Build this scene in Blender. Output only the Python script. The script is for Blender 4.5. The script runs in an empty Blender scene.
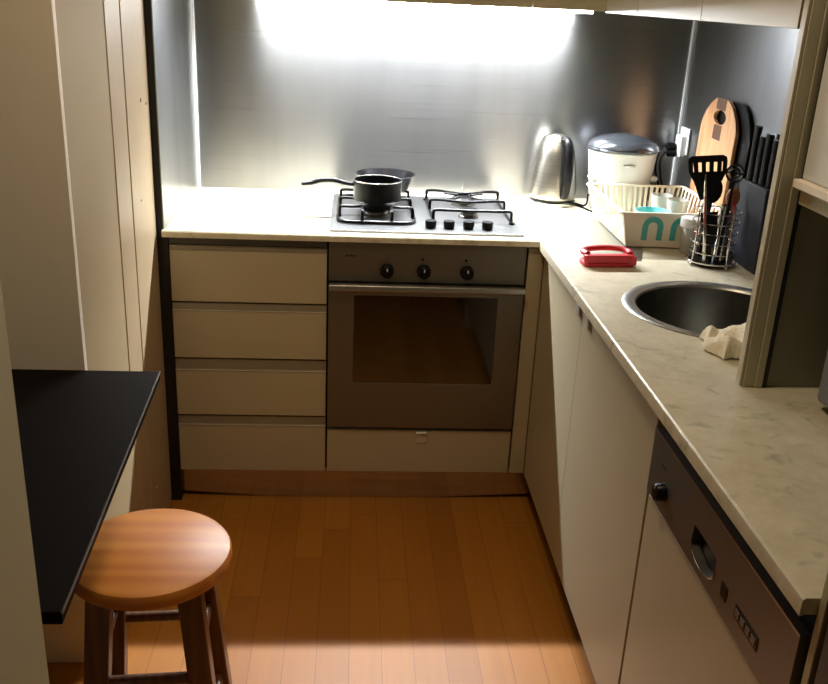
import bpy, bmesh, math, random
from mathutils import Vector, Matrix
random.seed(7)
C = bpy.context.scene.collection
PI = math.pi

# ------------------------------------------------------------------ materials
def new_mat(name):
    m = bpy.data.materials.new(name); m.use_nodes = True
    nt = m.node_tree; b = nt.nodes['Principled BSDF']
    return m, nt, b
def srgb(r, g, b):
    f = lambda c: (c/255/12.92) if c/255 <= .04045 else ((c/255+.055)/1.055)**2.4
    return (f(r), f(g), f(b), 1)
def N(nt, t, **k):
    n = nt.nodes.new(t)
    for a, v in k.items(): setattr(n, a, v)
    return n
def coords(nt, scale=(1,1,1), rot=(0,0,0)):
    tc = N(nt, 'ShaderNodeTexCoord'); g = N(nt, 'ShaderNodeNewGeometry'); mp = N(nt, 'ShaderNodeMapping')
    mp.inputs['Scale'].default_value = scale; mp.inputs['Rotation'].default_value = rot
    nt.links.new(tc.outputs['Object'], mp.inputs['Vector'])
    return mp.outputs['Vector']
def noise(nt, vec, scale, detail=3, rough=.5):
    n = N(nt, 'ShaderNodeTexNoise'); n.inputs['Scale'].default_value = scale
    n.inputs['Detail'].default_value = detail; n.inputs['Roughness'].default_value = rough
    if vec: nt.links.new(vec, n.inputs['Vector'])
    return n.outputs['Fac']
def ramp(nt, fac, stops):
    r = N(nt, 'ShaderNodeValToRGB'); e = r.color_ramp.elements
    e[0].position, e[0].color = stops[0]; e[1].position, e[1].color = stops[-1]
    for p, c in stops[1:-1]:
        x = e.new(p); x.color = c
    nt.links.new(fac, r.inputs['Fac']); return r.outputs['Color']
def bump(nt, b, h, strength=.2, dist=.002):
    n = N(nt, 'ShaderNodeBump'); n.inputs['Strength'].default_value = strength; n.inputs['Distance'].default_value = dist
    nt.links.new(h, n.inputs['Height']); nt.links.new(n.outputs['Normal'], b.inputs['Normal'])
def plain(name, col, rough=.5, metal=0, var=.06, nscale=12, bmp=0, coat=0, trans=0):
    """procedural paint / plastic: a colour with slight uneven wear"""
    m, nt, b = new_mat(name)
    v = coords(nt); f = noise(nt, v, nscale)
    lo = tuple(c*(1-var) for c in col[:3])+(1,); hi = tuple(min(1, c*(1+var)) for c in col[:3])+(1,)
    nt.links.new(ramp(nt, f, [(.3, lo), (.7, hi)]), b.inputs['Base Color'])
    b.inputs['Roughness'].default_value = rough; b.inputs['Metallic'].default_value = metal
    b.inputs['Coat Weight'].default_value = coat; b.inputs['Transmission Weight'].default_value = trans
    if bmp: bump(nt, b, noise(nt, v, nscale*8), bmp)
    return m
def brushed(name, col, rough=.3, streak=(2, 2, 300), aniso=0, tangent=None, lo=.85, hi=1.1, patch=0):
    m, nt, b = new_mat(name)
    f = noise(nt, coords(nt, streak), 1.0, 4)
    c = ramp(nt, f, [(.3, tuple(x*lo for x in col[:3])+(1,)), (.7, tuple(min(1, x*hi) for x in col[:3])+(1,))])
    if patch:
        p = ramp(nt, noise(nt, coords(nt, (5, 5, .8)), 1.6, 3), [(.35, (1-patch,)*3+(1,)), (.65, (1, 1, 1, 1))])
        mx = N(nt, 'ShaderNodeMix', data_type='RGBA', blend_type='MULTIPLY'); mx.inputs[0].default_value = 1
        nt.links.new(c, mx.inputs[6]); nt.links.new(p, mx.inputs[7]); c = mx.outputs[2]
    nt.links.new(c, b.inputs['Base Color'])
    mr = N(nt, 'ShaderNodeMapRange'); mr.inputs[3].default_value = rough*.85; mr.inputs[4].default_value = rough*1.15
    nt.links.new(f, mr.inputs[0]); nt.links.new(mr.outputs[0], b.inputs['Roughness'])
    b.inputs['Metallic'].default_value = 1
    if aniso:
        b.inputs['Anisotropic'].default_value = aniso
        t = N(nt, 'ShaderNodeCombineXYZ')
        for i in range(3): t.inputs[i].default_value = tangent[i]
        nt.links.new(t.outputs[0], b.inputs['Tangent'])
    return m
def wood(name, dark, light, axis='x', scale=1, rough=.4, coat=.2, ring=14):
    m, nt, b = new_mat(name)
    s = {'x': (1.2, 14, 14), 'y': (14, 1.2, 14), 'z': (14, 14, 1.2)}[axis]
    v = coords(nt, tuple(q*scale for q in s))
    f = noise(nt, v, 2.2, 6, .6)
    w = N(nt, 'ShaderNodeTexWave', wave_type='BANDS', bands_direction={'x':'Y','y':'X','z':'X'}[axis])
    w.inputs['Scale'].default_value = ring/14; w.inputs['Distortion'].default_value = 7; w.inputs['Detail'].default_value = 3
    nt.links.new(v, w.inputs['Vector'])
    mx = N(nt, 'ShaderNodeMath', operation='MULTIPLY_ADD'); mx.inputs[1].default_value = .35
    nt.links.new(w.outputs['Fac'], mx.inputs[0])
    m2 = N(nt, 'ShaderNodeMath', operation='MULTIPLY'); m2.inputs[1].default_value = .65
    nt.links.new(f, m2.inputs[0]); nt.links.new(m2.outputs[0], mx.inputs[2])
    nt.links.new(ramp(nt, mx.outputs[0], [(.25, dark), (.75, light)]), b.inputs['Base Color'])
    b.inputs['Roughness'].default_value = rough; b.inputs['Coat Weight'].default_value = coat
    b.inputs['Coat Roughness'].default_value = .32
    return m
def floor_mat():
    m, nt, b = new_mat('floorboards')
    g = N(nt, 'ShaderNodeNewGeometry'); sp = N(nt, 'ShaderNodeSeparateXYZ'); nt.links.new(g.outputs['Position'], sp.inputs[0])
    PW = .082
    d = N(nt, 'ShaderNodeMath', operation='DIVIDE'); d.inputs[1].default_value = PW; nt.links.new(sp.outputs['X'], d.inputs[0])
    fl = N(nt, 'ShaderNodeMath', operation='FLOOR'); nt.links.new(d.outputs[0], fl.inputs[0])
    fr = N(nt, 'ShaderNodeMath', operation='FRACT'); nt.links.new(d.outputs[0], fr.inputs[0])
    # butt joints staggered per board
    wn0 = N(nt, 'ShaderNodeTexWhiteNoise', noise_dimensions='1D'); nt.links.new(fl.outputs[0], wn0.inputs['W'])
    yo = N(nt, 'ShaderNodeMath', operation='MULTIPLY_ADD'); yo.inputs[1].default_value = .45
    nt.links.new(sp.outputs['Y'], yo.inputs[0])
    y5 = N(nt, 'ShaderNodeMath', operation='MULTIPLY'); y5.inputs[1].default_value = 7; nt.links.new(wn0.outputs['Value'], y5.inputs[0])
    nt.links.new(y5.outputs[0], yo.inputs[2])
    yf = N(nt, 'ShaderNodeMath', operation='FLOOR'); nt.links.new(yo.outputs[0], yf.inputs[0])
    yr = N(nt, 'ShaderNodeMath', operation='FRACT'); nt.links.new(yo.outputs[0], yr.inputs[0])
    cb = N(nt, 'ShaderNodeCombineXYZ'); nt.links.new(fl.outputs[0], cb.inputs[0]); nt.links.new(yf.outputs[0], cb.inputs[1])
    wn = N(nt, 'ShaderNodeTexWhiteNoise', noise_dimensions='3D'); nt.links.new(cb.outputs[0], wn.inputs['Vector'])
    # grain
    mp = N(nt, 'ShaderNodeMapping'); mp.inputs['Scale'].default_value = (60, 2.2, 1)
    ad = N(nt, 'ShaderNodeVectorMath', operation='ADD'); nt.links.new(g.outputs['Position'], ad.inputs[0])
    sc = N(nt, 'ShaderNodeVectorMath', operation='SCALE'); sc.inputs['Scale'].default_value = 9; nt.links.new(wn.outputs['Color'], sc.inputs[0])
    nt.links.new(sc.outputs[0], ad.inputs[1]); nt.links.new(ad.outputs[0], mp.inputs['Vector'])
    gr = noise(nt, mp.outputs['Vector'], 1.0, 5, .6)
    t = N(nt, 'ShaderNodeMath', operation='MULTIPLY_ADD'); t.inputs[1].default_value = .5
    nt.links.new(wn.outputs['Value'], t.inputs[0])
    h = N(nt, 'ShaderNodeMath', operation='MULTIPLY'); h.inputs[1].default_value = .5; nt.links.new(gr, h.inputs[0]); nt.links.new(h.outputs[0], t.inputs[2])
    col = ramp(nt, t.outputs[0], [(.1, srgb(156, 94, 22)), (.5, srgb(170, 106, 27)), (.9, srgb(188, 122, 38))])
    # joints
    def edge(frac, w):
        a = N(nt, 'ShaderNodeMath', operation='LESS_THAN'); a.inputs[1].default_value = w; nt.links.new(frac, a.inputs[0]); return a.outputs[0]
    mxx = N(nt, 'ShaderNodeMath', operation='MAXIMUM'); nt.links.new(edge(fr.outputs[0], .018), mxx.inputs[0]); nt.links.new(edge(yr.outputs[0], .0009), mxx.inputs[1])
    mx = N(nt, 'ShaderNodeMix', data_type='RGBA'); nt.links.new(mxx.outputs[0], mx.inputs[0]); nt.links.new(col, mx.inputs[6]); mx.inputs[7].default_value = srgb(122, 72, 20)
    nt.links.new(mx.outputs[2], b.inputs['Base Color'])
    b.inputs['Roughness'].default_value = .5; b.inputs['Coat Weight'].default_value = .04; b.inputs['Coat Roughness'].default_value = .25
    return m
def marble_mat():
    m, nt, b = new_mat('marble_worktop')
    v = coords(nt, (1, 1, 1), (0, 0, .5))
    a = noise(nt, v, 20, 8, .7)
    mp = N(nt, 'ShaderNodeMapping'); mp.inputs['Scale'].default_value = (1, 1.4, 1); nt.links.new(v, mp.inputs['Vector'])
    n2 = N(nt, 'ShaderNodeTexNoise'); n2.inputs['Scale'].default_value = 15; n2.inputs['Detail'].default_value = 8
    n2.inputs['Distortion'].default_value = 1.2; nt.links.new(mp.outputs[0], n2.inputs['Vector'])
    base = ramp(nt, a, [(.3, srgb(196, 186, 160)), (.7, srgb(222, 214, 192))])
    vein = ramp(nt, n2.outputs['Fac'], [(.30, (.30, .34, .30, 1)), (.37, (.72, .76, .72, 1)), (.43, (1, 1, 1, 1))])
    mx = N(nt, 'ShaderNodeMix', data_type='RGBA', blend_type='MULTIPLY'); mx.inputs[0].default_value = .5
    nt.links.new(base, mx.inputs[6]); nt.links.new(vein, mx.inputs[7]); nt.links.new(mx.outputs[2], b.inputs['Base Color'])
    b.inputs['Roughness'].default_value = .28
    return m

M = {}
M['floor'] = floor_mat()
M['marble'] = marble_mat()
M['cream'] = plain('cream_laminate', srgb(180, 169, 141), .42, var=.03, nscale=4)
M['cream_dark'] = plain('aluminium_pull', srgb(146, 136, 116), .45, .3, var=.04)
M['tab'] = plain('tab_metal', srgb(206, 202, 192), .35, .35, var=.03)
M['wall'] = plain('warm_wall_paint', srgb(172, 152, 116), .7, var=.03, nscale=3, bmp=.05)
M['wall_pale'] = plain('pale_wall_paint', srgb(245, 234, 220), .6, var=.02, nscale=3, bmp=.04)
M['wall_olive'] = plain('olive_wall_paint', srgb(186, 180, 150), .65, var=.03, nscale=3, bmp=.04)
M['rail_grey'] = plain('grey_rail', srgb(84, 82, 78), .5, .3, var=.05)
M['trim'] = plain('trim_paint', srgb(180, 158, 126), .5, var=.05, nscale=5)
M['ceiling'] = plain('ceiling_paint', srgb(225, 220, 210), .8, var=.02)
M['black'] = plain('black_plastic', srgb(12, 12, 13), .34, var=.15)
M['blackboard'] = plain('black_edging', srgb(12, 12, 12), .5, var=.2)
M['table'] = plain('black_brown_laminate', srgb(17, 12, 9), .6, var=.12, nscale=30)
M['table'].node_tree.nodes['Principled BSDF'].inputs['Specular IOR Level'].default_value = .05
M['steel_wall'] = brushed('brushed_splashback', srgb(148, 148, 148), .29, (1.2, 1.2, 500), .74, (0, 0, 1), .97, 1.02, patch=.12)
M['steel_side'] = brushed('brushed_side_splashback', srgb(182, 184, 188), .30, (1.2, 1.2, 500), .6, (0, 0, 1), .96, 1.03, patch=.18)
M['steel'] = brushed('brushed_steel', srgb(186, 184, 180), .3, (300, 4, 4))
M['steel_v'] = brushed('brushed_steel_appliance', srgb(126, 124, 118), .5, (3, 3, 220), lo=.95, hi=1.04)
M['steel_x'] = brushed('brushed_steel_sink', srgb(112, 110, 102), .34, (20, 20, 20))
M['hob'] = brushed('hob_steel', srgb(150, 151, 152), .3, (3, 260, 3))
M['chrome'] = plain('chrome_wire', srgb(215, 213, 208), .13, 1, var=.03)
M['kettle'] = brushed('kettle_steel', srgb(165, 161, 152), .32, (3, 3, 300))
M['kick'] = brushed('kickboard_steel', srgb(205, 198, 188), .17, (2, 2, 120))
M['dishfront'] = brushed('dishwasher_panel_steel', srgb(126, 122, 116), .46, (3, 220, 3), lo=.95, hi=1.04)
M['darkglass'] = plain('oven_glass', srgb(20, 15, 11), .07, var=.1, coat=.6)
M['iron'] = plain('black_enamel', srgb(10, 10, 11), .35, var=.2)
M['pot'] = plain('non_stick_pan', srgb(14, 14, 16), .3, var=.12)
M['white'] = plain('white_plastic', srgb(216, 217, 216), .35, var=.02)
M['rack'] = plain('cream_plastic', srgb(226, 220, 200), .38, var=.02)
M['teal'] = plain('teal_plastic', srgb(72, 172, 168), .35, var=.05)
M['tealbowl'] = plain('teal_glaze', srgb(120, 200, 200), .2, var=.05, coat=.5)
M['red'] = plain('red_plastic', srgb(190, 36, 46), .38, var=.06)
M['lid'] = plain('smoked_lid', srgb(74, 78, 84), .18, .55, var=.06, coat=.6)
M['cloth'] = plain('towelling', srgb(240, 230, 206), .95, var=.08, nscale=60, bmp=.8)
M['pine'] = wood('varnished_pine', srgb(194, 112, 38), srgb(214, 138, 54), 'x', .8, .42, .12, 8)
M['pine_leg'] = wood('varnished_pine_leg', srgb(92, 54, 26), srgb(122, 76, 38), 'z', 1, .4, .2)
M['board'] = wood('acacia_board', srgb(168, 118, 78), srgb(206, 162, 122), 'z', 1.2, .45, .1)
M['walnut'] = wood('walnut_strip', srgb(62, 38, 28), srgb(96, 62, 44), 'z', 1.4, .5, .1)
M['orangewood'] = wood('orange_wood', srgb(170, 100, 58), srgb(206, 138, 88), 'z', 1.2, .5, .1)
M['kblock'] = plain('charcoal_knife_block', srgb(48, 50, 56), .6, var=.08)
M['grey_appl'] = plain('grey_blue_plastic', srgb(128, 132, 140), .5, var=.04)
M['navy'] = plain('dark_blue_enamel', srgb(34, 42, 54), .35, var=.06)
M['postgrey'] = plain('olive_grey_paint', srgb(178, 174, 148), .6, var=.04)
M['dimgrey'] = plain('grey_green_panel', srgb(128, 126, 108), .6, var=.04)
M['shadowgap'] = plain('black_recess', srgb(8, 8, 8), .8, var=.2)
M['glass'] = plain('clear_plastic', srgb(235, 236, 228), .15, var=.02, trans=.55)
M['pinkred'] = plain('pink_silicone', srgb(205, 84, 80), .5, var=.05)
for k_ in ('black', 'iron', 'pot', 'kblock'): M[k_].node_tree.nodes['Principled BSDF'].inputs['Specular IOR Level'].default_value = .18
def emit(name, col, s):
    m, nt, b = new_mat(name); b.inputs['Base Color'].default_value = (.9, .9, .9, 1)
    b.inputs['Emission Color'].default_value = col; b.inputs['Emission Strength'].default_value = s
    return m

# ------------------------------------------------------------------ mesh builder
class MB:
    def __init__(s, o=(0, 0, 0)):
        s.bm = bmesh.new(); s.o = Vector(o); s.mi = 0
    def _v(s, p): return s.bm.verts.new(Vector(p)-s.o)
    def box(s, x0, x1, y0, y1, z0, z1):
        v = [s._v((x, y, z)) for x in (x0, x1) for y in (y0, y1) for z in (z0, z1)]
        for f in ((0,1,3,2),(4,6,7,5),(0,4,5,1),(2,3,7,6),(0,2,6,4),(1,5,7,3)):
            s.bm.faces.new([v[i] for i in f])
        return s
    def prism(s, poly, axis, a, b):
        def P(u, w, t): return {'x': (t, u, w), 'y': (u, t, w), 'z': (u, w, t)}[axis]
        lo = [s._v(P(u, w, a)) for u, w in poly]; hi = [s._v(P(u, w, b)) for u, w in poly]
        n = len(poly)
        s.bm.faces.new(lo); s.bm.faces.new(hi[::-1])
        for i in range(n): s.bm.faces.new([lo[i], hi[i], hi[(i+1) % n], lo[(i+1) % n]])
        return s
    def holed(s, outer, inner, axis, a, b):
        """plate with one hole: the outer and inner loops have the same number of points"""
        def P(u, w, t): return {'x': (t, u, w), 'y': (u, t, w), 'z': (u, w, t)}[axis]
        L = [[s._v(P(u, w, t)) for u, w in lp] for lp in (outer, inner) for t in (a, b)]
        ol, oh, il, ih = L; n = len(outer)
        for i in range(n):
            j = (i+1) % n
            s.bm.faces.new([ol[i], ol[j], il[j], il[i]]); s.bm.faces.new([oh[i], ih[i], ih[j], oh[j]])
            s.bm.faces.new([ol[i], oh[i], oh[j], ol[j]]); s.bm.faces.new([il[i], il[j], ih[j], ih[i]])
        return s
    def lathe(s, prof, c=(0, 0, 0), seg=40, axis='z', sx=1, sy=1):
        rings = []
        for r, z in prof:
            if r < 1e-6:
                rings.append([s._v(s._ax(c, 0, 0, z, axis))])
            else:
                rings.append([s._v(s._ax(c, r*sx*math.cos(2*PI*i/seg), r*sy*math.sin(2*PI*i/seg), z, axis)) for i in range(seg)])
        for A, B in zip(rings, rings[1:]):
            for i in range(seg):
                j = (i+1) % seg
                q = [A[i % len(A)], A[j % len(A)], B[j % len(B)], B[i % len(B)]]
                u = []
                for x in q:
                    if x not in u: u.append(x)
                if len(u) > 2: s.bm.faces.new(u)
        return s
    def _ax(s, c, a, b, t, axis):
        if axis == 'z': return (c[0]+a, c[1]+b, c[2]+t)
        if axis == 'y': return (c[0]+a, c[1]+t, c[2]+b)
        return (c[0]+t, c[1]+a, c[2]+b)
    def tube(s, pts, r, closed=False, seg=8, cap=True, flat=1):
        pts = [Vector(p) for p in pts]; n = len(pts)
        rr = r if isinstance(r, (list, tuple)) else [r]*n
        rings = []; up = None
        for i, p in enumerate(pts):
            a = pts[(i-1) % n] if (closed or i > 0) else p
            b = pts[(i+1) % n] if (closed or i < n-1) else p
            t = (b-a).normalized()
            if up is None:
                up = Vector((0, 0, 1)) if abs(t.z) < .9 else Vector((1, 0, 0))
            e1 = (up-t*up.dot(t))
            if e1.length < 1e-5: e1 = t.orthogonal()
            e1.normalize(); e2 = t.cross(e1); up = e1
            rings.append([s._v(p+(e1*math.cos(2*PI*k/seg)*flat+e2*math.sin(2*PI*k/seg))*rr[i]) for k in range(seg)])
        m = n if closed else n-1
        for i in range(m):
            A, B = rings[i], rings[(i+1) % n]
            for k in range(seg): s.bm.faces.new([A[k], A[(k+1) % seg], B[(k+1) % seg], B[k]])
        if cap and not closed:
            s.bm.faces.new(rings[0][::-1]); s.bm.faces.new(rings[-1])
        return s
    def ball(s, c, r, sz=(1, 1, 1), seg=16):
        n = 8
        return s.lathe([(r*math.sin(PI*i/n)*1.0, -r*math.cos(PI*i/n)*sz[2]) for i in range(n+1)], c, seg, 'z', sz[0], sz[1])
    def xform(s, mat):
        bmesh.ops.transform(s.bm, matrix=mat, verts=s.bm.verts); return s
    def build(s, name, mat, parent=None, bevel=0, seg=2, smooth=True, mods=None, loc=None):
        bmesh.ops.recalc_face_normals(s.bm, faces=s.bm.faces)
        me = bpy.data.meshes.new(name)
        if smooth:
            for f in s.bm.faces: f.smooth = True
            for e in s.bm.edges:
                if len(e.link_faces) == 2 and e.calc_face_angle(0) > math.radians(35): e.smooth = False
        s.bm.to_mesh(me); s.bm.free()
        for mm in (mat if isinstance(mat, list) else [mat]): me.materials.append(M[mm] if isinstance(mm, str) else mm)
        o = bpy.data.objects.new(name, me); C.objects.link(o)
        if parent: o.parent = parent
        else: o.location = s.o if loc is None else loc
        if bevel:
            b = o.modifiers.new('bevel', 'BEVEL'); b.width = bevel; b.segments = seg; b.limit_method = 'ANGLE'
            b.harden_normals = True
        return o
def thing(name, label, cat, loc=(0, 0, 0), rotz=0, group=None):
    o = bpy.data.objects.new(name, None); C.objects.link(o); o.empty_display_size = .05
    o.location = loc; o.rotation_euler = (0, 0, rotz); o['label'] = label; o['category'] = cat
    if group: o['group'] = group
    return o
def tag(o, label, cat, group=None):
    o['label'] = label; o['category'] = cat
    if group: o['group'] = group
    return o
def struct(o): o['kind'] = 'structure'; return o
def arc(c, r, a0, a1, n, plane='xy'):
    out = []
    for i in range(n+1):
        a = math.radians(a0+(a1-a0)*i/n); u, v = r*math.cos(a), r*math.sin(a)
        out.append({'xy': (c[0]+u, c[1]+v, c[2]), 'xz': (c[0]+u, c[1], c[2]+v), 'yz': (c[0], c[1]+u, c[2]+v)}[plane])
    return out
def smoothpts(P, n=6):
    P = [Vector(p) for p in P]; out = []
    for i in range(len(P)-1):
        p0 = P[max(i-1, 0)]; p1 = P[i]; p2 = P[i+1]; p3 = P[min(i+2, len(P)-1)]
        for k in range(n):
            t = k/n
            out.append(.5*((2*p1)+(p2-p0)*t+(2*p0-5*p1+4*p2-p3)*t*t+(3*p1-p0-3*p2+p3)*t**3))
    out.append(P[-1]); return out
def rrect(x0, x1, y0, y1, r, n=4):
    o = []
    for cx, cy, a in ((x1-r, y1-r, 0), (x0+r, y1-r, 90), (x0+r, y0+r, 180), (x1-r, y0+r, 270)):
        for i in range(n+1):
            t = math.radians(a+90*i/n); o.append((cx+r*math.cos(t), cy+r*math.sin(t)))
    return o

# ------------------------------------------------------------------ room shell
D, XL, XW, H = .627, -.5, 1.233, .9
ZC = 2.45
struct(MB().box(-1.8, 2.2, -4.0, D+.1, -.05, 0).build('floor', 'floor'))
struct(MB().box(-1.8, 2.2, -4.0, D+.1, ZC, ZC+.05).build('ceiling', 'ceiling'))
struct(MB().box(-1.8, 2.2, D+.001, D+.1, 0, ZC).build('wall_back', 'wall_olive'))
struct(MB().box(XW+.001, XW+.1, -4.0, D, 0, ZC).build('wall_right', 'wall_olive'))
struct(MB().box(-.62, XL, -.7545, D, 0, ZC).build('wall_left', 'wall'))
struct(MB().box(-1.8, XL, -.775, -.755, 0, ZC).build('wall_left_return', 'wall_pale', bevel=.001))
struct(MB().box(-1.8, -.315, -1.80, -1.65, 0, ZC).build('wall_left_near', 'wall_olive', bevel=.003))
struct(MB().box(-1.8, -1.7, -1.65, -.776, 0, ZC).build('wall_left_alcove', 'wall_olive'))
struct(MB().box(-1.8, -1.7, -4.0, -1.80, 0, ZC).build('wall_left_rear', 'wall_olive'))
struct(MB().box(-1.8, 2.2, -4.1, -4.0, 0, ZC).build('wall_front', 'wall_olive'))
# flat timber casing on the left wall beside the end panel
t = MB(); t.box(XL, XL+.004, -.262, -.004, .012, ZC-.002); t.box(XL, XL+.0025, -.405, -.268, .012, ZC-.002)
tr = struct(t.build('trim_1', 'trim', bevel=.0012))
b = MB(); b.box(XL+.004, XL+.0065, -.255, -.215, .0, .028); struct(b.build('trim_2', 'cream_dark'))
for i, (y, z, r) in enumerate(((-.105, 1.275, .006), (-.045, 1.26, .0045), (-.17, 1.02, .003), (-.20, .16, .005))):
    o = MB((XL+.004, y, z)).lathe([(0, 0), (r, 0), (r*.8, .0012), (0, .0016)], (XL+.004, y, z), 12, 'x').build('screw_head', 'chrome' if i == 3 else 'walnut')
    tag(o, ['dark screw head high in the left wall casing', 'faint small screw right of it, nearest the black end panel', 'tiny dark nail at middle height of the left casing',
            'shiny steel screw low on the casing by the stool'][i], 'screw')
# white sealing strips in the two vertical corners of the splashback
struct(MB().box(-.475, -.466, D-.016, D-.006, H, 1.558).build('trim_3', 'white'))
struct(MB().box(XW-.0125, XW-.0055, D-.013, D-.006, H, 1.558).build('trim_4', 'white'))

# ------------------------------------------------------------------ splashbacks
tag(MB((0, D, H)).box(-.475, XW-.005, D-.005, D, H, 1.556).build('splashback_panel', 'steel_wall'), 'brushed stainless steel sheet covering the wall behind the hob', 'splashback')
tag(MB((XW, 0, H)).box(XW-.005, XW, -1.07, D-.006, H, 1.556).build('splashback_panel', 'steel_side'), 'scuffed stainless steel sheet on the right wall behind cutting board', 'splashback')
tag(MB((XL, 0, H)).box(-.478, -.475, .003, D-.006, H, 1.556).build('splashback_panel', 'steel_side'), 'narrow stainless steel sheet on the left side above the worktop', 'splashback')
tag(MB((XL, 0, 0)).prism([(XL+.0005, -.0), (-.465, -.0), (-.465, D-.001), (XL+.0005, D-.001)], 'z', 0, .873).box(XL+.0005, -.478, 0, D-.001, .873, 1.545)
    .build('end_panel', 'blackboard'), 'tall narrow black end panel left of the drawers', 'panel')

# ------------------------------------------------------------------ worktop (L shaped, sink hole)
SC = (.94, -.63); SR = .225
wt = thing('worktop', 'L-shaped pale grey marble worktop with rounded edge running round the corner', 'worktop', (0, 0, H-.027))
m = MB((0, 0, H-.027))
z0, z1 = H-.024, H
XB = .631
m.prism([(-.4785, -.017), (XB, -.017), (XB, D-.001), (-.4785, D-.001)], 'z', H-.019, z1)
# right leg in three rectangles round the sink; the middle holds a round hole
x1 = XW-.001
m.prism([(XB, -.30), (x1, -.30), (x1, D-.001), (XB, D-.001)], 'z', z0, z1)
n = 48
ya, yb = -.96, -.30
outer = []; inner = []
for i in range(n):
    a = 2*PI*i/n; c, s_ = math.cos(a), math.sin(a)
    tx = ((x1-SC[0]) if c > 0 else (XB-SC[0]))/c if abs(c) > 1e-9 else 1e9
    ty = ((yb-SC[1]) if s_ > 0 else (ya-SC[1]))/s_ if abs(s_) > 1e-9 else 1e9
    tt = min(tx, ty); outer.append((SC[0]+c*tt, SC[1]+s_*tt)); inner.append((SC[0]+c*(SR-.014), SC[1]+s_*(SR-.014)))
# snap nearest outer points to the rectangle corners
for cx in (XB, x1):
    for cy in (ya, yb):
        k = min(range(n), key=lambda i: (outer[i][0]-cx)**2+(outer[i][1]-cy)**2); outer[k] = (cx, cy)
m.holed(outer, inner, 'z', z0, z1)
m.prism([(XB, -1.742), (x1, -1.742), (x1, -.96), (XB, -.96)], 'z', z0, z1)
bmesh.ops.remove_doubles(m.bm, verts=m.bm.verts, dist=.0005)
top = m.build('slab', 'marble', wt)
# rounded nosing along the visible front edges
e = MB((0, 0, H-.027))
prof = [(-.0045, z0-.002), (-.0045, z1-.0075), (-.0035, z1-.003), (0, z1-.0001), (0, z0-.002)]
e.prism([(-.017+a, max(z, H-.0185)) for a, z in prof], 'x', -.4785, XB-.0)
e.prism([(XB+a, z) for a, z in prof], 'y', -1.742, -.0215)
e.build('front_edge', 'marble', wt)

# ------------------------------------------------------------------ drawer unit
x0, x1 = -.463, -.003
du = thing('drawer_unit', 'cream four-drawer base unit between black end panel and oven', 'cabinet', ((x0+x1)/2, 0, .11))
o = du.location
MB(o).box(x0, x1, .02, .60, .11, H-.027).build('carcass', 'shadowgap', du)
MB(o).box(x0, x1, .001, .018, .857, H-.020).build('top_rail', 'rail_grey', du, bevel=.001)
for (za, zb, pull) in ((.681, .838, .856), (.500, .652, .678), (.308, .458, .497), (.112, .272, .305)):
    d = MB(o).box(x0, x1, 0, .018, za, zb).build('drawer', 'cream', du, bevel=.0015)
    if pull:
        g = MB(o)   # aluminium channel above the front, open at the top; top drawer's is painted shade
        g.prism([(0.0, zb+.001), (.0, zb+.004), (.0035, zb+.0055), (.0065, pull-.003), (.018, pull-.003), (.018, zb+.001)], 'x', x0, x1)
        g.build('rail_or_shade', 'cream_dark', d)
        if pull != .856: MB(o).box(x0, x1, -.0022, .002, zb+.0005, zb+.0035).build('highlight_lip', 'tab', d, bevel=.0006)  # pale lip painted in for the highlight line along the drawer tops

# ------------------------------------------------------------------ oven
ov = thing('oven', 'built-in stainless steel oven with three black knobs and dark window', 'oven', (.298, 0, .27)); o = ov.location
MB(o).box(.002, .594, .012, .55, .272, .871).build('housing', 'shadowgap', ov)
cp = MB(o).box(.003, .593, -.004, .012, .757, .876).build('control_panel', 'steel_v', ov, bevel=.0015)
for kx in (.176, .287, .417):
    k = MB(o).lathe([(0, -.030), (.015, -.030), (.0175, -.028), (.0185, -.012), (.021, -.008), (.021, -.004), (0, -.004)], (kx, 0, .793), 28, 'y').build('control_knob', 'black', ov)
    MB(o).box(kx-.0018, kx+.0018, -.0312, -.0295, .797, .806).build('pointer', 'white', k)
    if kx > .2:
        s_ = MB(o); s_.tube(arc((kx-.005, -.0046, .830), .0035, 0, 360, 10, 'xz')[:-1], .0008, True, 5); s_.box(kx-.0065, kx-.0035, -.0052, -.0042, .826, .834)
        s_.build('printed_symbol', 'black', ov)
s_ = MB(o)
for i in range(5): s_.box(.052+i*.0068, .0572+i*.0068, -.0050, -.0041, .834, .8385-(i % 2)*.001)
s_.build('maker_mark', 'black', ov)
# door: frame with window
dr = None
f = MB(o); oz, iz = (.276, .752), (.430, .716)
f.holed(rrect(.003, .593, oz[0], oz[1], .003, 2), rrect(.080, .516, iz[0], iz[1], .006, 2), 'y', -.012, .010)
dr = f.build('oven_door', 'steel_v', ov, bevel=.001)
MB(o).box(.0795, .5165, -.009, -.003, .4295, .7165).build('door_glass', 'darkglass', dr)
h = MB(o)
h.prism([(-.040, .736), (-.043, .741), (-.040, .7535), (-.034, .757), (-.029, .7535), (-.031, .737)], 'x', .005, .592)
for hx in (.03, .555): h.box(hx, hx+.02, -.035, -.011, .740, .751)
h.build('handle', 'steel', dr, bevel=.001)

# drawer beneath the oven
sd = thing('storage_drawer', 'cream low drawer under the oven with a small metal tab', 'drawer', (.298, 0, .112)); o = sd.location
MB(o).box(.003, .594, 0, .018, .112, .262).build('drawer_front', 'cream', sd, bevel=.0015)
t = MB(o); t.prism([(-.001, .262), (-.012, .2625), (-.0145, .259), (-.012, .258), (-.003, .2595), (-.003, .218), (-.001, .218)], 'x', .288, .322)
t.build('tab_pull', 'tab', sd)
MB(o).box(.004, .593, .02, .5, .116, .255).build('drawer_box', 'shadowgap', sd)

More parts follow.
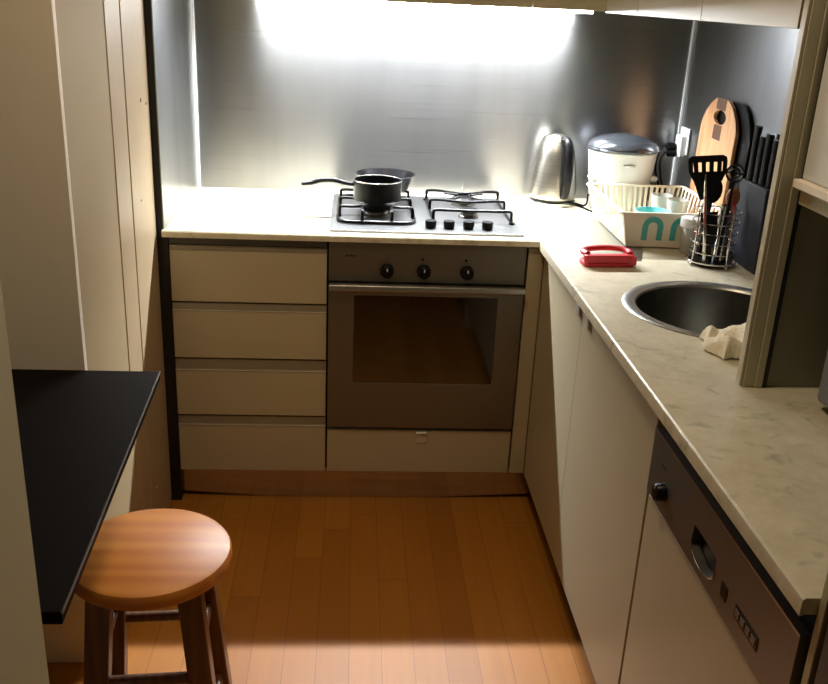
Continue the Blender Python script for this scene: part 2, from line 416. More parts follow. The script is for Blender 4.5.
tag(MB((.62, 0, .11)).box(.600, .6465, 0, .016, .112, .872).build('filler_panel', 'cream', bevel=.001), 'narrow cream filler strip between oven and corner cupboards', 'panel')

# kickboards
kb = MB((0, .045, 0))
kb.prism([(-.4645, .020), (-.20, .002), (.34, .001), (.60, .014), (.70, .018), (.70, .1095), (-.4645, .1095)], 'y', .03, .042)
tag(kb.build('kickboard', 'kick'), 'polished steel kickboard under drawers and oven mirroring the floor', 'kickboard')
tag(MB((.7, -.8, 0)).box(.6885, .700, -1.73, .029, .002, .1095).build('kickboard', 'kick'), 'steel kickboard under the right-hand cupboards', 'kickboard')

# ------------------------------------------------------------------ right base cupboard
XD = .648
cb_ = thing('base_cupboard', 'tall cream two-door cupboard under the sink, right of the oven', 'cabinet', (XD, -.55, .11)); o = cb_.location
MB(o).box(XD+.02, 1.2, -1.119, -.003, .112, .70).build('carcass', 'shadowgap', cb_)
for ya, yb, hy in ((-.5045, -.002, -.478), (-1.120, -.506, -.578)):
    d = MB(o).box(XD, XD+.018, ya, yb, .1105, H-.030).build('door', 'cream', cb_, bevel=.0012)
    t = MB(o); t.prism([(XD-.0002, .872), (XD-.007, .871), (XD-.009, .862), (XD-.009, .836), (XD-.0072, .836), (XD-.0066, .860), (XD-.0002, .866)], 'y', hy-.017, hy+.017)
    t.xform(Matrix.Translation((0, 0, -.004)))
    t.build('tab_pull', 'tab', d)

# ------------------------------------------------------------------ dishwasher
dw = thing('dishwasher', 'built-in dishwasher with brown steel control strip and cream door', 'dishwasher', (XD, -1.426, .11)); o = dw.location
y0, y1 = -1.727, -1.126
MB(o).box(XD+.02, 1.2, y0, y1, .112, H-.029).build('tub', 'shadowgap', dw)
MB(o).box(XD+.001, XD+.019, y0+.002, y1-.002, .112, .690).build('door', 'cream', dw, bevel=.0012)
cpz = (.699, .832)
pl = MB(o)
hy0, hy1, hz0, hz1 = -1.465, -1.365, .716, .770
# control strip: plate with an arched hand recess
n = 24
inn = []
for i in range(n):
    a = 2*PI*i/n+PI/n
    yy = (hy0+hy1)/2+(hy1-hy0)/2*max(-1, min(1, 1.25*math.cos(a)))
    zz = hz1-.012+(.012 if math.sin(a) > 0 else (hz1-.012-hz0))*max(-1, min(1, (1.4 if math.sin(a) > 0 else 1)*math.sin(a)))
    inn.append((yy, zz))
out = []
cy, cz = (hy0+hy1)/2, (hz0+hz1)/2
for i in range(n):
    a = 2*PI*i/n+PI/n; c, s_ = math.cos(a), math.sin(a)
    ty = ((y1-.001-cy) if c > 0 else (y0+.001-cy))/c if abs(c) > 1e-9 else 1e9
    tz = ((cpz[1]-cz) if s_ > 0 else (cpz[0]-cz))/s_
    tt = min(ty, tz); out.append((cy+c*tt, cz+s_*tt))
for qy in (y0+.001, y1-.001):
    for qz in cpz:
        k = min(range(n), key=lambda i: (math.atan2(out[i][1]-cz, out[i][0]-cy)-math.atan2(qz-cz, qy-cy))**2); out[k] = (qy, qz)
pl.holed(out, inn, 'x', XD-.004, XD+.012)
cpn = pl.build('control_panel', 'dishfront', dw)
MB(o).box(XD-.0046, XD-.0038, y0+.001, y1-.001, cpz[1]-.003, cpz[1]+.0004).build('bright_edge', 'steel', cpn)
MB(o).box(XD+.0125, XD+.018, hy0-.01, hy1+.01, hz0-.006, hz1+.006).build('hand_recess', 'black', cpn)
MB(o).tube([(XD-.005, yy, zz) for yy, zz in inn if zz < hz1-.012], .0011, False, 6).build('recess_rim', 'chrome', cpn)
k = MB(o).lathe([(0, -.022), (.014, -.022), (.0165, -.019), (.018, -.004), (0, -.004)], (XD, -1.214, .742), 28, 'x').build('program_knob', 'black', dw)
MB(o).box(XD-.0228, XD-.0218, -1.2155, -1.2125, .750, .756).build('pointer', 'white', k)
MB(o).box(XD-.0048, XD-.0039, -1.208, -1.186, .783, .7865).build('printed_mark', 'black', dw)
MB(o).box(XD-.0052, XD-.0038, -1.519, -1.497, .728, .752).build('indicator_window', 'black', dw)
b_ = MB(o); b_.box(XD-.0052, XD-.0038, -1.632, -1.552, .729, .751)
b_.build('button_window', 'black', dw)
for i in range(4): MB(o).box(XD-.0064, XD-.0050, -1.627+i*.019, -1.613+i*.019, .734, .746).build('button', 'dishfront', dw, bevel=.0005)

# ------------------------------------------------------------------ sink
sk = thing('round_sink', 'round stainless steel sink set in the marble worktop', 'sink', (SC[0], SC[1], H)); o = sk.location
rp = [(SR-.0145, -.001), (SR-.0145, .0006), (SR, .0004), (SR+.001, .0015), (SR-.002, .0032), (SR-.020, .0030), (SR-.030, .0008), (SR-.034, -.004)]
MB(o).lathe(rp, tuple(o), 72).build('rim', 'steel', sk)
bp_ = [(SR-.034, -.004), (SR-.036, -.02), (SR-.042, -.11), (SR-.055, -.145), (SR-.085, -.160), (.04, -.166), (.038, -.170), (0, -.170),
       (0, -.172), (.04, -.172), (SR-.083, -.163), (SR-.051, -.147), (SR-.040, -.112), (SR-.034, -.02), (SR-.033, -.004)]
MB(o).lathe(bp_, tuple(o), 72).build('bowl', 'steel_x', sk)
st = MB(o); st.lathe([(0, -.1695), (.032, -.1695), (.034, -.168), (.036, -.1655), (.039, -.1650), (.036, -.1690)], tuple(o), 32); st.build('drain_strainer', 'chrome', sk)

# ------------------------------------------------------------------ hob
hb = thing('gas_hob', 'stainless steel gas hob with black pan supports and four knobs', 'hob', (.295, .29, H)); o = hb.location
p = MB(o); p.prism(rrect(.002, .588, .025, .550, .008, 3), 'z', H+.0005, H+.0065); p.build('hob_plate', 'hob', hb, bevel=.002)
ZH = H+.0065
w = MB(o)
for xa, xb_ in ((.035, .25), (.315, .565)): w.prism(rrect(xa, xb_, .12, .50, .03, 5), 'z', ZH, ZH+.0012)
w.build('pan_well', 'hob', hb, bevel=.0008)
def burner(x, y, r):
    b = MB(o).lathe([(0, 0), (r*1.15, 0), (r*1.15, .004), (r, .007), (r*.95, .013), (r*.98, .016), (0, .016)], (x, y, ZH+.001), 32).build('burner', 'steel_x', hb)
    MB(o).lathe([(0, 0), (r*1.10, 0), (r*1.16, .004), (r*1.0, .0095), (0, .011)], (x, y, ZH+.017), 32).build('burner_cap', 'iron', b)
burner(.145, .235, .042); burner(.150, .41, .030); burner(.442, .245, .028); burner(.445, .43, .036)
def grate(x0, x1, y0, y1, ztop):
    g = MB(o); rr = .0055
    base = rrect(x0, x1, y0, y1, .045, 6)
    g.tube([(x, y, ZH+.006) for x, y in base], rr, True, 8)
    return g, rr
g, rr = grate(.025, .262, .105, .500, .05)
ZT = .945
for yy in (.175, .30, .43):
    for sgn, xx in ((1, .030), (-1, .257)):
        g.tube(smoothpts([(xx, yy, ZH+.006), (xx, yy, ZT-.008), (xx+sgn*.007, yy, ZT), (xx+sgn*.035, yy, ZT), (xx+sgn*.072, yy+(.235-yy)*.1, ZT)], 4), rr*.9, False, 8)
for xx in (.10, .19):
    g.tube(smoothpts([(xx, .108, ZH+.006), (xx, .112, ZT-.008), (xx, .120, ZT), (xx, .165, ZT)], 4), rr*.9, False, 8)
g.build('pan_support', 'iron', hb)
g = MB(o)
bx0, bx1 = .322, .568
for yy in (.165, .315, .470):
    mid = [(bx0+.045, yy, ZT-.001), (bx0+.08, yy+.012*(1 if yy < .3 else -1 if yy > .4 else 0), ZT-.004), ((bx0+bx1)/2, yy+.018*(1 if yy < .3 else -1 if yy > .4 else 0), ZT-.006),
           (bx1-.08, yy+.012*(1 if yy < .3 else -1 if yy > .4 else 0), ZT-.004), (bx1-.045, yy, ZT-.001)]
    g.tube(smoothpts([(bx0, yy, ZH+.004), (bx0, yy, ZT-.010), (bx0+.006, yy, ZT-.001)]+mid+[(bx1-.006, yy, ZT-.001), (bx1, yy, ZT-.010), (bx1, yy, ZH+.004)], 4), .0050, False, 8)
for xx in (bx0, bx1):
    g.tube([(xx, .155, ZH+.005), (xx, .485, ZH+.005)], .0042, False, 8)
    for yy in (.155, .485): g.lathe([(0, 0), (.010, 0), (.009, .005), (0, .006)], (xx, yy, ZH), 14)
for a in (45, 135, 225, 315):
    ca, sa = math.cos(math.radians(a)), math.sin(math.radians(a))
    g.tube([(.445+ca*.03, .40+sa*.03, ZT-.004), (.445+ca*.09, .39+sa*.07, ZT-.004)], .0042, False, 6)
g.build('pan_support', 'iron', hb)
MB(o).tube([(.445, .458, ZH+.02), (.445, .460, .985)], [.0022, .0012], False, 6).build('spark_pin', 'chrome', hb)
for kx in (.308, .364, .424, .482):
    MB(o).lathe([(0, 0), (.0155, 0), (.0165, .004), (.0175, .020), (.0165, .0225), (0, .0225)], (kx, .085, ZH), 24).build('hob_knob', 'black', hb)
    c_ = hb.children[-1] if hb.children else None

# ------------------------------------------------------------------ pans
sp = thing('saucepan', 'small black saucepan with light rim and long handle on left burner', 'saucepan', (.148, .262, ZT+.004)); o = sp.location
R_ = .077; z = ZT+.004
MB(o).lathe([(0, 0), (R_-.006, 0), (R_-.001, .005), (R_, .064), (R_-.003, .064), (R_-.004, .006), (R_-.010, .003), (0, .003)], (.148, .262, z), 56).build('pan_body', 'pot', sp)
MB(o).tube(arc((.148, .262, z+.0645), R_-.0012, 0, 360, 56)[:-1], .0021, True, 8).build('rim', 'chrome', sp)
hh = MB(o); hp = smoothpts([(.074, .258, z+.048), (.045, .256, z+.053), (.01, .254, z+.061), (-.03, .252, z+.060), (-.06, .250, z+.051), (-.092, .249, z+.047)], 5)
hh.tube(hp, [.008+.004*math.sin(PI*i/(len(hp)-1)) for i in range(len(hp))], False, 12, True, .7); hh.build('handle', 'black', sp)
fp = thing('frying_pan', 'black shallow frying pan on the rear left burner behind saucepan', 'frying pan', (.178, .442, ZT+.004)); o = fp.location
R_ = .101
MB(o).lathe([(0, 0), (.070, 0), (.078, .004), (R_, .052), (R_-.003, .053), (.075, .007), (.068, .004), (0, .004)], (.178, .442, z), 56).build('pan_body', 'pot', fp)

# ------------------------------------------------------------------ kettle
kx, ky = .772, .532
kt = thing('kettle', 'brushed steel cordless kettle with black handle beside the hob', 'kettle', (kx, ky, H)); o = kt.location
MB(o).lathe([(0, 0), (.080, 0), (.082, .004), (.081, .012), (.076, .015), (0, .015)], (kx, ky, H), 48).build('power_base', 'chrome', kt)
MB(o).lathe([(0, .015), (.077, .015), (.078, .023), (0, .023)], (kx, ky, H), 48).build('base_ring', 'black', kt)
MB(o).lathe([(0, .023), (.080, .023), (.0815, .035), (.079, .075), (.073, .125), (.064, .175), (.056, .203), (.050, .213), (0, .214)], (kx, ky, H), 64).build('body', 'kettle', kt)
ld = MB(o).lathe([(.0495, .213), (.046, .222), (.036, .232), (.018, .239), (0, .240)], (kx, ky, H), 48).build('lid', 'kettle', kt)
az = math.radians(-76); ux, uy = math.cos(az), math.sin(az)
def kp(r, zz, side=0): return (kx+ux*r-uy*side, ky+uy*r+ux*side, H+zz)
hd = MB(o)
hp = smoothpts([kp(.034, .228), kp(.062, .232), (kp(.088, .218)), kp(.104, .180), kp(.108, .130), kp(.103, .080), kp(.096, .045), kp(.078, .036)], 6)
hd.tube(hp, [.011+.004*math.sin(PI*i/(len(hp)-1)) for i in range(len(hp))], False, 14, True, .75)
hd.build('handle', 'iron', kt)
sg = MB(o); sg.tube(smoothpts([kp(.0525, .205), kp(.0665, .165), kp(.0765, .11), kp(.0815, .05), kp(.081, .034)], 6), .010, False, 10, True, .4); sg.build('handle_strip', 'black', kt)
spt = MB(o); spt.tube(smoothpts([kp(-.048, .185), kp(-.062, .203), kp(-.076, .213)], 4), [.022]*4+[.018]*4+[.012], False, 14, False); spt.build('spout', 'kettle', kt)

# ------------------------------------------------------------------ rice cooker
rx, ry = .985, .468
rc = thing('rice_cooker', 'white rice cooker with smoky domed lid in the worktop corner', 'rice cooker', (rx, ry, H)); o = rc.location
MB(o).lathe([(0, .004), (.088, .004), (.094, .010), (.100, .05), (.1085, .13), (.1155, .195), (.118, .203), (.116, .207), (.108, .206), (0, .200)], (rx, ry, H), 64).build('body', 'white', rc)
for q in range(4):
    a = math.radians(45+90*q); MB(o).lathe([(0, 0), (.010, 0), (.012, .006), (0, .008)], (rx+.07*math.cos(a), ry+.07*math.sin(a), H), 12).build('foot', 'black', rc)
l = MB(o).lathe([(.119, .207), (.121, .213), (.119, .220), (.108, .232), (.080, .246), (.040, .255), (0, .258)], (rx, ry, H), 64).build('lid', 'lid', rc)
MB(o).lathe([(.117, .205), (.1215, .206), (.1225, .211), (.120, .214), (.117, .2135)], (rx, ry, H), 64).build('lid_rim', 'lid', l)
MB(o).box(rx-.022, rx+.016, ry-.1165, ry-.104, H+.163, H+.170).build('front_bar', 'chrome', rc, bevel=.002)  # small chrome bar across the body front
for sx_, ang in ((-1, 200), (1, 340)):
    a = math.radians(ang); cx_, cy_ = rx+.112*math.cos(a), ry+.112*math.sin(a)
    MB(o).ball((cx_, cy_, H+.115), .016, (1, 1.4, .7)).build('side_handle', 'white', rc)
a = math.radians(215)
MB(o).lathe([(0, -.004), (.014, -.004), (.013, .006), (0, .007)], (rx-.088, ry-.052, H+.075), 16, 'y').build('cook_switch', 'white', rc)

# ------------------------------------------------------------------ steel draining sheet
tr_ = MB((.85, 0, H))
tr_.prism([(.716, -.186), (.875, -.215), (1.02, .225), (.842, .278)], 'z', H+.0004, H+.0018)
tag(tr_.build('draining_sheet', 'steel', bevel=.0004), 'flat steel draining sheet sticking out from under the dish rack', 'tray')

# ------------------------------------------------------------------ dish rack
dx0, dx1, dy0, dy1 = .872, 1.148, -.068, .335      # bottom
tx0, tx1, ty0, ty1 = .850, 1.168, -.075, .350      # rim
zb_, zt_ = H+.008, H+.108
dk = thing('dish_rack', 'cream plastic dish rack with slatted sides beside the rice cooker', 'dish rack', (1.015, .13, H+.0018)); o = dk.location
fr = MB(o)
fr.prism(rrect(dx0, dx1, dy0, dy1, .006, 3), 'z', zb_-.004, zb_)
for fx in (dx0+.02, dx1-.02):
    for fy in (dy0+.03, dy1-.03): fr.lathe([(0, H+.0018), (.008, H+.0018), (.008, zb_-.004), (0, zb_-.004)], (fx, fy, 0), 12)
fr.build('tray_floor', 'rack', dk)
rim = MB(o)
rim.holed(rrect(tx0-.008, tx1+.008, ty0-.006, ty1+.008, .012, 4), rrect(tx0+.003, tx1-.003, ty0+.004, ty1-.003, .006, 4), 'z', zt_-.006, zt_)
rim.build('rim', 'rack', dk, bevel=.001)
def slat(name, p, q, w, th, axis):
    s_ = MB(o)
    if axis == 'y': s_.prism([(p[0]-w/2, 0), (p[0]+w/2, 0)], 'z', 0, 1) if 0 else None
    return s_
def slats(a, b, c, d, n, wid, nm):
    """side wall from bottom edge a-b to top edge c-d with n upright bars"""
    s_ = MB(o); a, b, c, d = map(Vector, (a, b, c, d))
    nrm = (b-a).cross(c-a).normalized()*.0015
    L = (b-a).length
    for i in range(n):
        t = (i+.5)/n; hw = wid/2/L
        q = [a.lerp(b, t-hw), a.lerp(b, t+hw), c.lerp(d, t+hw), c.lerp(d, t-hw)]
        lo = [s_._v(v-nrm) for v in q]; hi = [s_._v(v+nrm) for v in q]
        s_.bm.faces.new(lo); s_.bm.faces.new(hi[::-1])
        for k in range(4): s_.bm.faces.new([lo[k], hi[k], hi[(k+1) % 4], lo[(k+1) % 4]])
    return s_.build(nm, 'rack', dk)
slats((dx0, dy0, zb_-.003), (dx0, dy1, zb_-.003), (tx0, ty0, zt_-.003), (tx0, ty1, zt_-.003), 14, .0100, 'slatted_side')
slats((dx1, dy0, zb_-.003), (dx1, dy1, zb_-.003), (tx1, ty0, zt_-.003), (tx1, ty1, zt_-.003), 14, .0100, 'slatted_side')
slats((dx0, dy1, zb_-.003), (dx1, dy1, zb_-.003), (tx0, ty1, zt_-.003), (tx1, ty1, zt_-.003), 17, .0080, 'slatted_side')
# solid front
s_ = MB(o); q = [Vector((dx0-.001, dy0, zb_-.004)), Vector((dx1, dy0, zb_-.004)), Vector((tx1, ty0, zt_-.003)), Vector((tx0, ty0, zt_-.003))]
lo = [s_._v(v) for v in q]; hi = [s_._v(v+Vector((0, .003, 0))) for v in q]
s_.bm.faces.new(lo); s_.bm.faces.new(hi[::-1])
for k in range(4): s_.bm.faces.new([lo[k], hi[k], hi[(k+1) % 4], lo[(k+1) % 4]])
fw = s_.build('front_wall', 'rack', dk)
def arch(cx_, w_, zb2, zt2, th, nm):
    s_ = MB(o); r = w_/2; ri = r-th; n = 12; zc = zt2-r
    def yy(zv): return dy0+(ty0-dy0)*(zv-zb_)/(zt_-zb_)-.0002
    O = [(cx_-r, zb2)]+[(cx_+r*math.cos(PI-PI*i/n), zc+r*math.sin(PI-PI*i/n)) for i in range(n+1)]+[(cx_+r, zb2)]
    I = [(cx_-ri, zb2)]+[(cx_+ri*math.cos(PI-PI*i/n), zc+ri*math.sin(PI-PI*i/n)) for i in range(n+1)]+[(cx_+ri, zb2)]
    F = [[s_._v((x, yy(zv)-dz, zv)) for x, zv in P] for P in (O, I) for dz in (0, .0015)]
    for i in range(len(O)-1):
        s_.bm.faces.new([F[1][i], F[1][i+1], F[3][i+1], F[3][i]]); s_.bm.faces.new([F[0][i], F[2][i], F[2][i+1], F[0][i+1]])
        s_.bm.faces.new([F[0][i], F[0][i+1], F[1][i+1], F[1][i]]); s_.bm.faces.new([F[2][i], F[3][i], F[3][i+1], F[2][i+1]])
    return s_.build(nm, 'teal', fw)
arch(.943, .062, H+.025, H+.096, .017, 'teal_arch'); arch(1.028, .062, H+.025, H+.096, .017, 'teal_arch')
# things in the rack
bw = MB((1.012, .15, zb_)).lathe([(0, 0), (.028, 0), (.030, .004), (.050, .035), (.056, .058), (.053, .058), (.047, .036), (.027, .007), (0, .006)], (1.012, .15, zb_), 48)
tag(bw.build('bowl', 'tealbowl'), 'pale teal ceramic bowl standing in the dish rack', 'bowl')
for i, (gx, gy) in enumerate(((1.075, .27), (1.105, .20))):
    g_ = MB((gx, gy, zb_)).lathe([(0, 0), (.026, 0), (.034, .085), (.032, .085), (.0245, .004), (0, .004)], (gx, gy, zb_), 32)
    tag(g_.build('drinking_glass', 'glass'), ['clear tumbler at the back of the dish rack', 'clear tumbler in the dish rack right of the teal bowl'][i], 'glass')
cu = MB((1.045, -.112, H)).lathe([(0, 0), (.023, 0), (.026, .004), (.031, .070), (.033, .098), (.031, .104), (.029, .098), (.027, .070), (.0225, .006), (0, .005)], (1.045, -.112, H), 40)
tag(cu.build('cup', 'glass'), 'clear plastic cup leaning at front of dish rack beside utensils', 'cup')
cu2 = MB((1.045, -.112, H)).lathe([(.0335, .078), (.0345, .080), (.0345, .104), (.0315, .105), (0, .106)], (1.045, -.112, H), 40)
o_ = cu2.build('cup_lid', 'white', bpy.data.objects['cup']); o_.location = (0, 0, 0)

# ------------------------------------------------------------------ red scrubbing brush
rb = thing('scrubbing_brush', 'red plastic scrubbing brush with loop handle in front of dish rack', 'brush', (.765, -.262, H), math.radians(4))
s_ = MB(); s_.prism(rrect(-.072, .070, -.028, .032, .014, 5), 'z', .0, .014); s_.prism(rrect(-.072, .068, -.030, -.006, .010, 5), 'z', .012, .034); s_.build('brush_block', 'red', rb, bevel=.004, seg=3)
s_ = MB(); hp = smoothpts([(-.060, -.012, .034), (-.066, .012, .034), (-.050, .036, .035), (0, .044, .037), (.045, .038, .036), (.064, .014, .034), (.058, -.012, .034)], 5)
s_.tube(hp, .0095, False, 14, True, .8); s_.box(.050, .073, -.030, .020, .008, .030); s_.build('loop_handle', 'red', rb, bevel=.003)

# ------------------------------------------------------------------ utensil caddy
cx_, cy_ = 1.068, -.222
cd = thing('utensil_caddy', 'chrome wire utensil caddy beside the knife block', 'utensil holder', (cx_, cy_, H)); o = cd.location
rings = MB(o)
for zz, r in ((.012, .066), (.038, .060), (.066, .060), (.094, .061), (.122, .062), (.150, .063)):
    rings.tube(arc((cx_, cy_, H+zz), r, 0, 360, 36)[:-1], .0026 if zz < .02 else .0018, True, 6)
rings.build('wire_ring', 'chrome', cd)
for q in range(4):
    a = math.radians(20+90*q); ca, sa = math.cos(a), math.sin(a)
    MB(o).tube(smoothpts([(cx_+.066*ca, cy_+.066*sa, H+.008), (cx_+.062*ca, cy_+.062*sa, H+.05), (cx_+.064*ca, cy_+.064*sa, H+.158)], 4), .0021, False, 6).build('upright', 'chrome', cd)
    MB(o).ball((cx_+.066*ca, cy_+.066*sa, H+.0055), .0055).build('ball_foot', 'chrome', cd)
MB(o).lathe([(0, .010), (.060, .010), (.060, .012), (0, .012)], (cx_, cy_, H), 32).build('bottom_plate', 'iron', cd)
ih = MB(o).lathe([(0.0, .0125), (.016, .0125), (.016, .170), (.014, .170), (.014, .015), (0, .015)], (cx_+.012, cy_-.02, H), 24)
ih.build('centre_tube', 'chrome', cd)

def utensil(name, label, cat, foot, tip, hmat, head):
    """a handle from foot (in the caddy) to tip; head(MB) gets built in a frame at the tip, x across facing the room, z along the handle"""
    f = Vector(foot); t = Vector(tip); u = thing(name, label, cat, f)
    d = (t-f); L = d.length; dz = d.normalized(); ax = Vector((.94, -.34, 0)); ax = (ax-dz*ax.dot(dz)).normalized(); ay = dz.cross(ax)
    R = Matrix((ax, ay, dz)).transposed().to_4x4()
    MB().tube([(0, 0, 0), (0, 0, L*.5), (0, 0, L)], [.0055, .0048, .004], False, 10, True).xform(R).build('handle', hmat, u)
    h = MB(); mt = head(h); h.xform(R @ Matrix.Translation((0, 0, L))).build('head', mt, u)
    return u
def turner(h):
    # slotted blade: 6 strips joined top and bottom, wider at the top
    n = 5; zb2, zt2 = 0.0, .092
    h.prism([(-.016, -.012), (.016, -.012), (.026, .030), (-.026, .030)], 'y', -.0015, .0015)
    h.prism([(-.026, .030), (.026, .030), (.037, .058), (-.037, .058)], 'y', -.0015, .0015)
    for i in range(n+1):
        c = -.037+.074*i/n; w_ = .0045
        c = max(-.037+w_, min(.037-w_, c))
        h.prism([(c-w_, .057), (c+w_, .057), (c*1.04+w_, .083), (c*1.04-w_, .083)], 'y', -.0015, .0015)
    h.prism([(-.0385, .082), (.0385, .082), (.037, .093), (.030, .098), (-.030, .098), (-.037, .093)], 'y', -.0015, .0015)
    h.xform(Matrix.Diagonal((1.3, 1, 1.12, 1)))
    return 'black'
def spoon(h):
    h.ball((0, 0, .030), .024, (1, .28, 1.5)); return 'black'
def ladle(h):
    h.lathe([(0, -.022), (.014, -.020), (.024, -.010), (.028, .002), (.0265, .002), (.022, -.008), (.012, -.018), (0, -.020)], (0, -.015, .012), 28, 'y'); return 'chrome'
def skimmer(h):
    h.tube(arc((0, 0, .024), .022, 0, 360, 24, 'xz')[:-1], .003, True, 8); h.tube(arc((0, 0, .024), .011, 0, 360, 16, 'xz')[:-1], .0025, True, 8)
    h.tube([(-.022, 0, .024), (.022, 0, .024)], .002, False, 6); return 'iron'
def woodspoon(h):
    h.ball((0, 0, .022), .019, (1, .35, 1.4)); return 'orangewood'
def spat(h):
    h.prism([(-.005, -.005), (.005, -.005), (.009, .015), (.010, .040), (.007, .046), (-.007, .046), (-.010, .040), (-.009, .015)], 'y', -.003, .003); return 'pinkred'
zf = H+.0126
utensil('slotted_turner', 'black slotted turner, tallest tool in the wire caddy', 'turner', (cx_-.008, cy_+.002, zf), (cx_-.046, cy_-.024, H+.198), 'black', turner)
utensil('steel_ladle', 'dark curled steel skimmer right of the slotted turner', 'skimmer', (cx_+.002, cy_-.040, zf), (cx_+.014, cy_-.036, H+.236), 'iron', skimmer)
utensil('serving_spoon', 'black serving spoon low behind the slotted turner in caddy', 'spoon', (cx_-.02, cy_+.035, zf), (cx_-.012, cy_+.030, H+.17), 'black', spoon)
utensil('soup_ladle', 'steel-handled ladle leaning left out of the wire caddy', 'ladle', (cx_-.03, cy_-.035, zf), (cx_-.062, cy_-.050, H+.20), 'chrome', lambda h: (h.tube([(0, 0, -.01), (0, 0, .06)], [.004, .003], False, 8), 'chrome')[1])
utensil('wooden_spoon', 'pale wooden spoon at right edge of the caddy', 'spoon', (cx_+.03, cy_+.02, zf), (cx_+.046, cy_+.03, H+.160), 'board', woodspoon)
utensil('silicone_spatula', 'small pinkish red spatula behind the caddy top', 'spatula', (cx_+.035, cy_-.008, zf), (cx_+.040, cy_+.012, H+.125), 'black', spat)
utensil('black_spatula', 'broad black spatula filling the caddy front', 'spatula', (cx_-.012, cy_-.028, zf), (cx_-.020, cy_-.030, H+.055), 'black',
        lambda h: (h.prism([(-.010, 0), (.012, 0), (.020, .03), (.022, .10), (-.022, .10), (-.018, .03)], 'y', -.002, .002), 'black')[1])

# ------------------------------------------------------------------ knife block and knives
kb = thing('knife_block', 'charcoal wedge-shaped knife block against the right wall', 'knife block', (1.185, -.235, H)); o = kb.location
s_ = MB(o)
ya, yb = -.325, -.150
s_.prism([(1.150, H), (1.222, H), (1.226, H+.215), (1.146, H+.230)], 'y', ya, yb)
body = s_.build('block', 'kblock', kb, bevel=.004)
ks = [(1.166, -.169, .150, .016), (1.168, -.206, .128, .016), (1.203, -.185, .130, .016), (1.168, -.244, .140, .016), (1.203, -.228, .145, .016), (1.170, -.284, .130, .015)]
lb = ['nearest the cutting board and longest handle', 'second from the cutting board on the near side', 'at the wall side, closest to the boards', 'in the middle of the row', 'at the wall side near the grey post', 'nearest the grey post']
for (x, y, L, w), s2 in zip(ks, lb):
    zt = H+.2265 - (x-1.146)*.1875
    kn = thing('kitchen_knife', 'black-handled knife in the block, '+s2, 'knife', (x, y, zt+.001), 0, 'knives in the charcoal block')
    s_ = MB(); hp = smoothpts([(0, 0, 0), (-.001, 0, L*.3), (.0, .003, L*.7), (.001, .002, L)], 4)
    s_.tube(hp, [w*(1-.15*math.sin(PI*i/(len(hp)-1))) for i in range(len(hp))], False, 12, True, .6); s_.build('handle', 'black', kn)
    MB().box(-.002, .002, -w*.8, w*.8, -.0008, .006).build('bolster', 'chrome', kn)

# ------------------------------------------------------------------ cutting boards leaning on the right wall
def board_outline(w_, h_, cw, ch):
    r = [(w_/2, 0), (w_/2, h_-ch), (w_/2-cw*.25, h_-ch*.55), (w_/2-cw*.62, h_-ch*.2), (w_/2-cw, h_)]
    return r+[(-x, z) for x, z in r[::-1]]
def board(name, label, w_, h_, cw, ch, th, loc, lean, mat, hole=None):
    u = thing(name, label, 'cutting board', loc)
    Rm = Matrix.Rotation(math.radians(-90), 4, 'Z') @ Matrix.Rotation(lean, 4, 'X')
    ol = board_outline(w_, h_, cw, ch); s_ = MB()
    if hole:
        hz, hw, hh_ = hole; o2 = []
        for i in range(len(ol)):
            a, b = ol[i], ol[(i+1) % len(ol)]
            for k in range(5): o2.append((a[0]+(b[0]-a[0])*k/5, a[1]+(b[1]-a[1])*k/5))
        inn = []
        for (px, pz) in o2:
            a = math.atan2(pz-hz, px); inn.append((hw*math.cos(a), hz+hh_*math.sin(a)))
        s_.holed(o2, inn, 'y', 0, th)
    else: s_.prism(ol, 'y', 0, th)
    s_.xform(Rm); bo = s_.build('board', mat, u, bevel=.002)
    if hole:
        MB().box(-.038, .038, -.0006, th*.5, hz+hh_+.001, h_-.001).xform(Rm).build('dark_strip', 'walnut', bo)
        MB().box(-.032, .032, -.0006, th*.5, hz-hh_-.045, hz-hh_-.001).xform(Rm).build('dark_strip', 'walnut', bo)
    return u
board('cutting_board', 'pale wooden cutting board with finger hole leaning on right wall', .290, .408, .100, .085, .012, (1.186, .195, H+.0008), math.radians(-1.6), 'board', (.352, .050, .022))
board('cutting_board', 'black cutting board leaning between the pale wooden one and the wall', .330, .405, .090, .10, .008, (1.2035, .145, H+.0006), math.radians(-1.5), 'iron')

# ------------------------------------------------------------------ socket, adapter, cords
so = thing('wall_socket', 'white power socket on the right wall near the corner', 'socket', (XW-.005, .545, 1.13)); o = so.location
MB(o).box(XW-.013, XW-.0052, .505, .590, 1.085, 1.175).build('face_plate', 'white', so, bevel=.003)
MB(o).box(XW-.016, XW-.013, .530, .540, 1.15, 1.165).build('switch', 'white', so, bevel=.001)
ad = MB((XW-.03, .547, 1.12)); ad.box(XW-.034, XW-.0132, .515, .572, 1.075, 1.150)
tag(ad.build('double_adapter', 'white', bevel=.005), 'white plug adapter standing out of the wall socket', 'plug')
pg = thing('power_plug', 'black plug in the white adapter with cord looping down', 'plug', (XW-0.0520, .55, 1.11)); o = pg.location
MB(o).lathe([(0, -.016), (.012, -.016), (.014, -.008), (.014, .012), (.010, .016), (0, .016)], (XW-0.0520, .553, 1.108), 16, 'x').build('plug_body', 'black', pg)
MB(o).tube(smoothpts([(XW-0.0670, .553, 1.108), (XW-0.085, .54, 1.112), (XW-0.102, .53, 1.085), (XW-0.105, .53, 1.03), (XW-0.085, .54, .98), (XW-0.07, .55, .93), (XW-0.08, .57, H+.005)], 6), .0035, False, 8).build('cord', 'black', pg)
pg2 = thing('power_plug', 'second black plug just below it, cord running towards rice cooker', 'plug', (XW-0.0520, .55, 1.088)); o = pg2.location
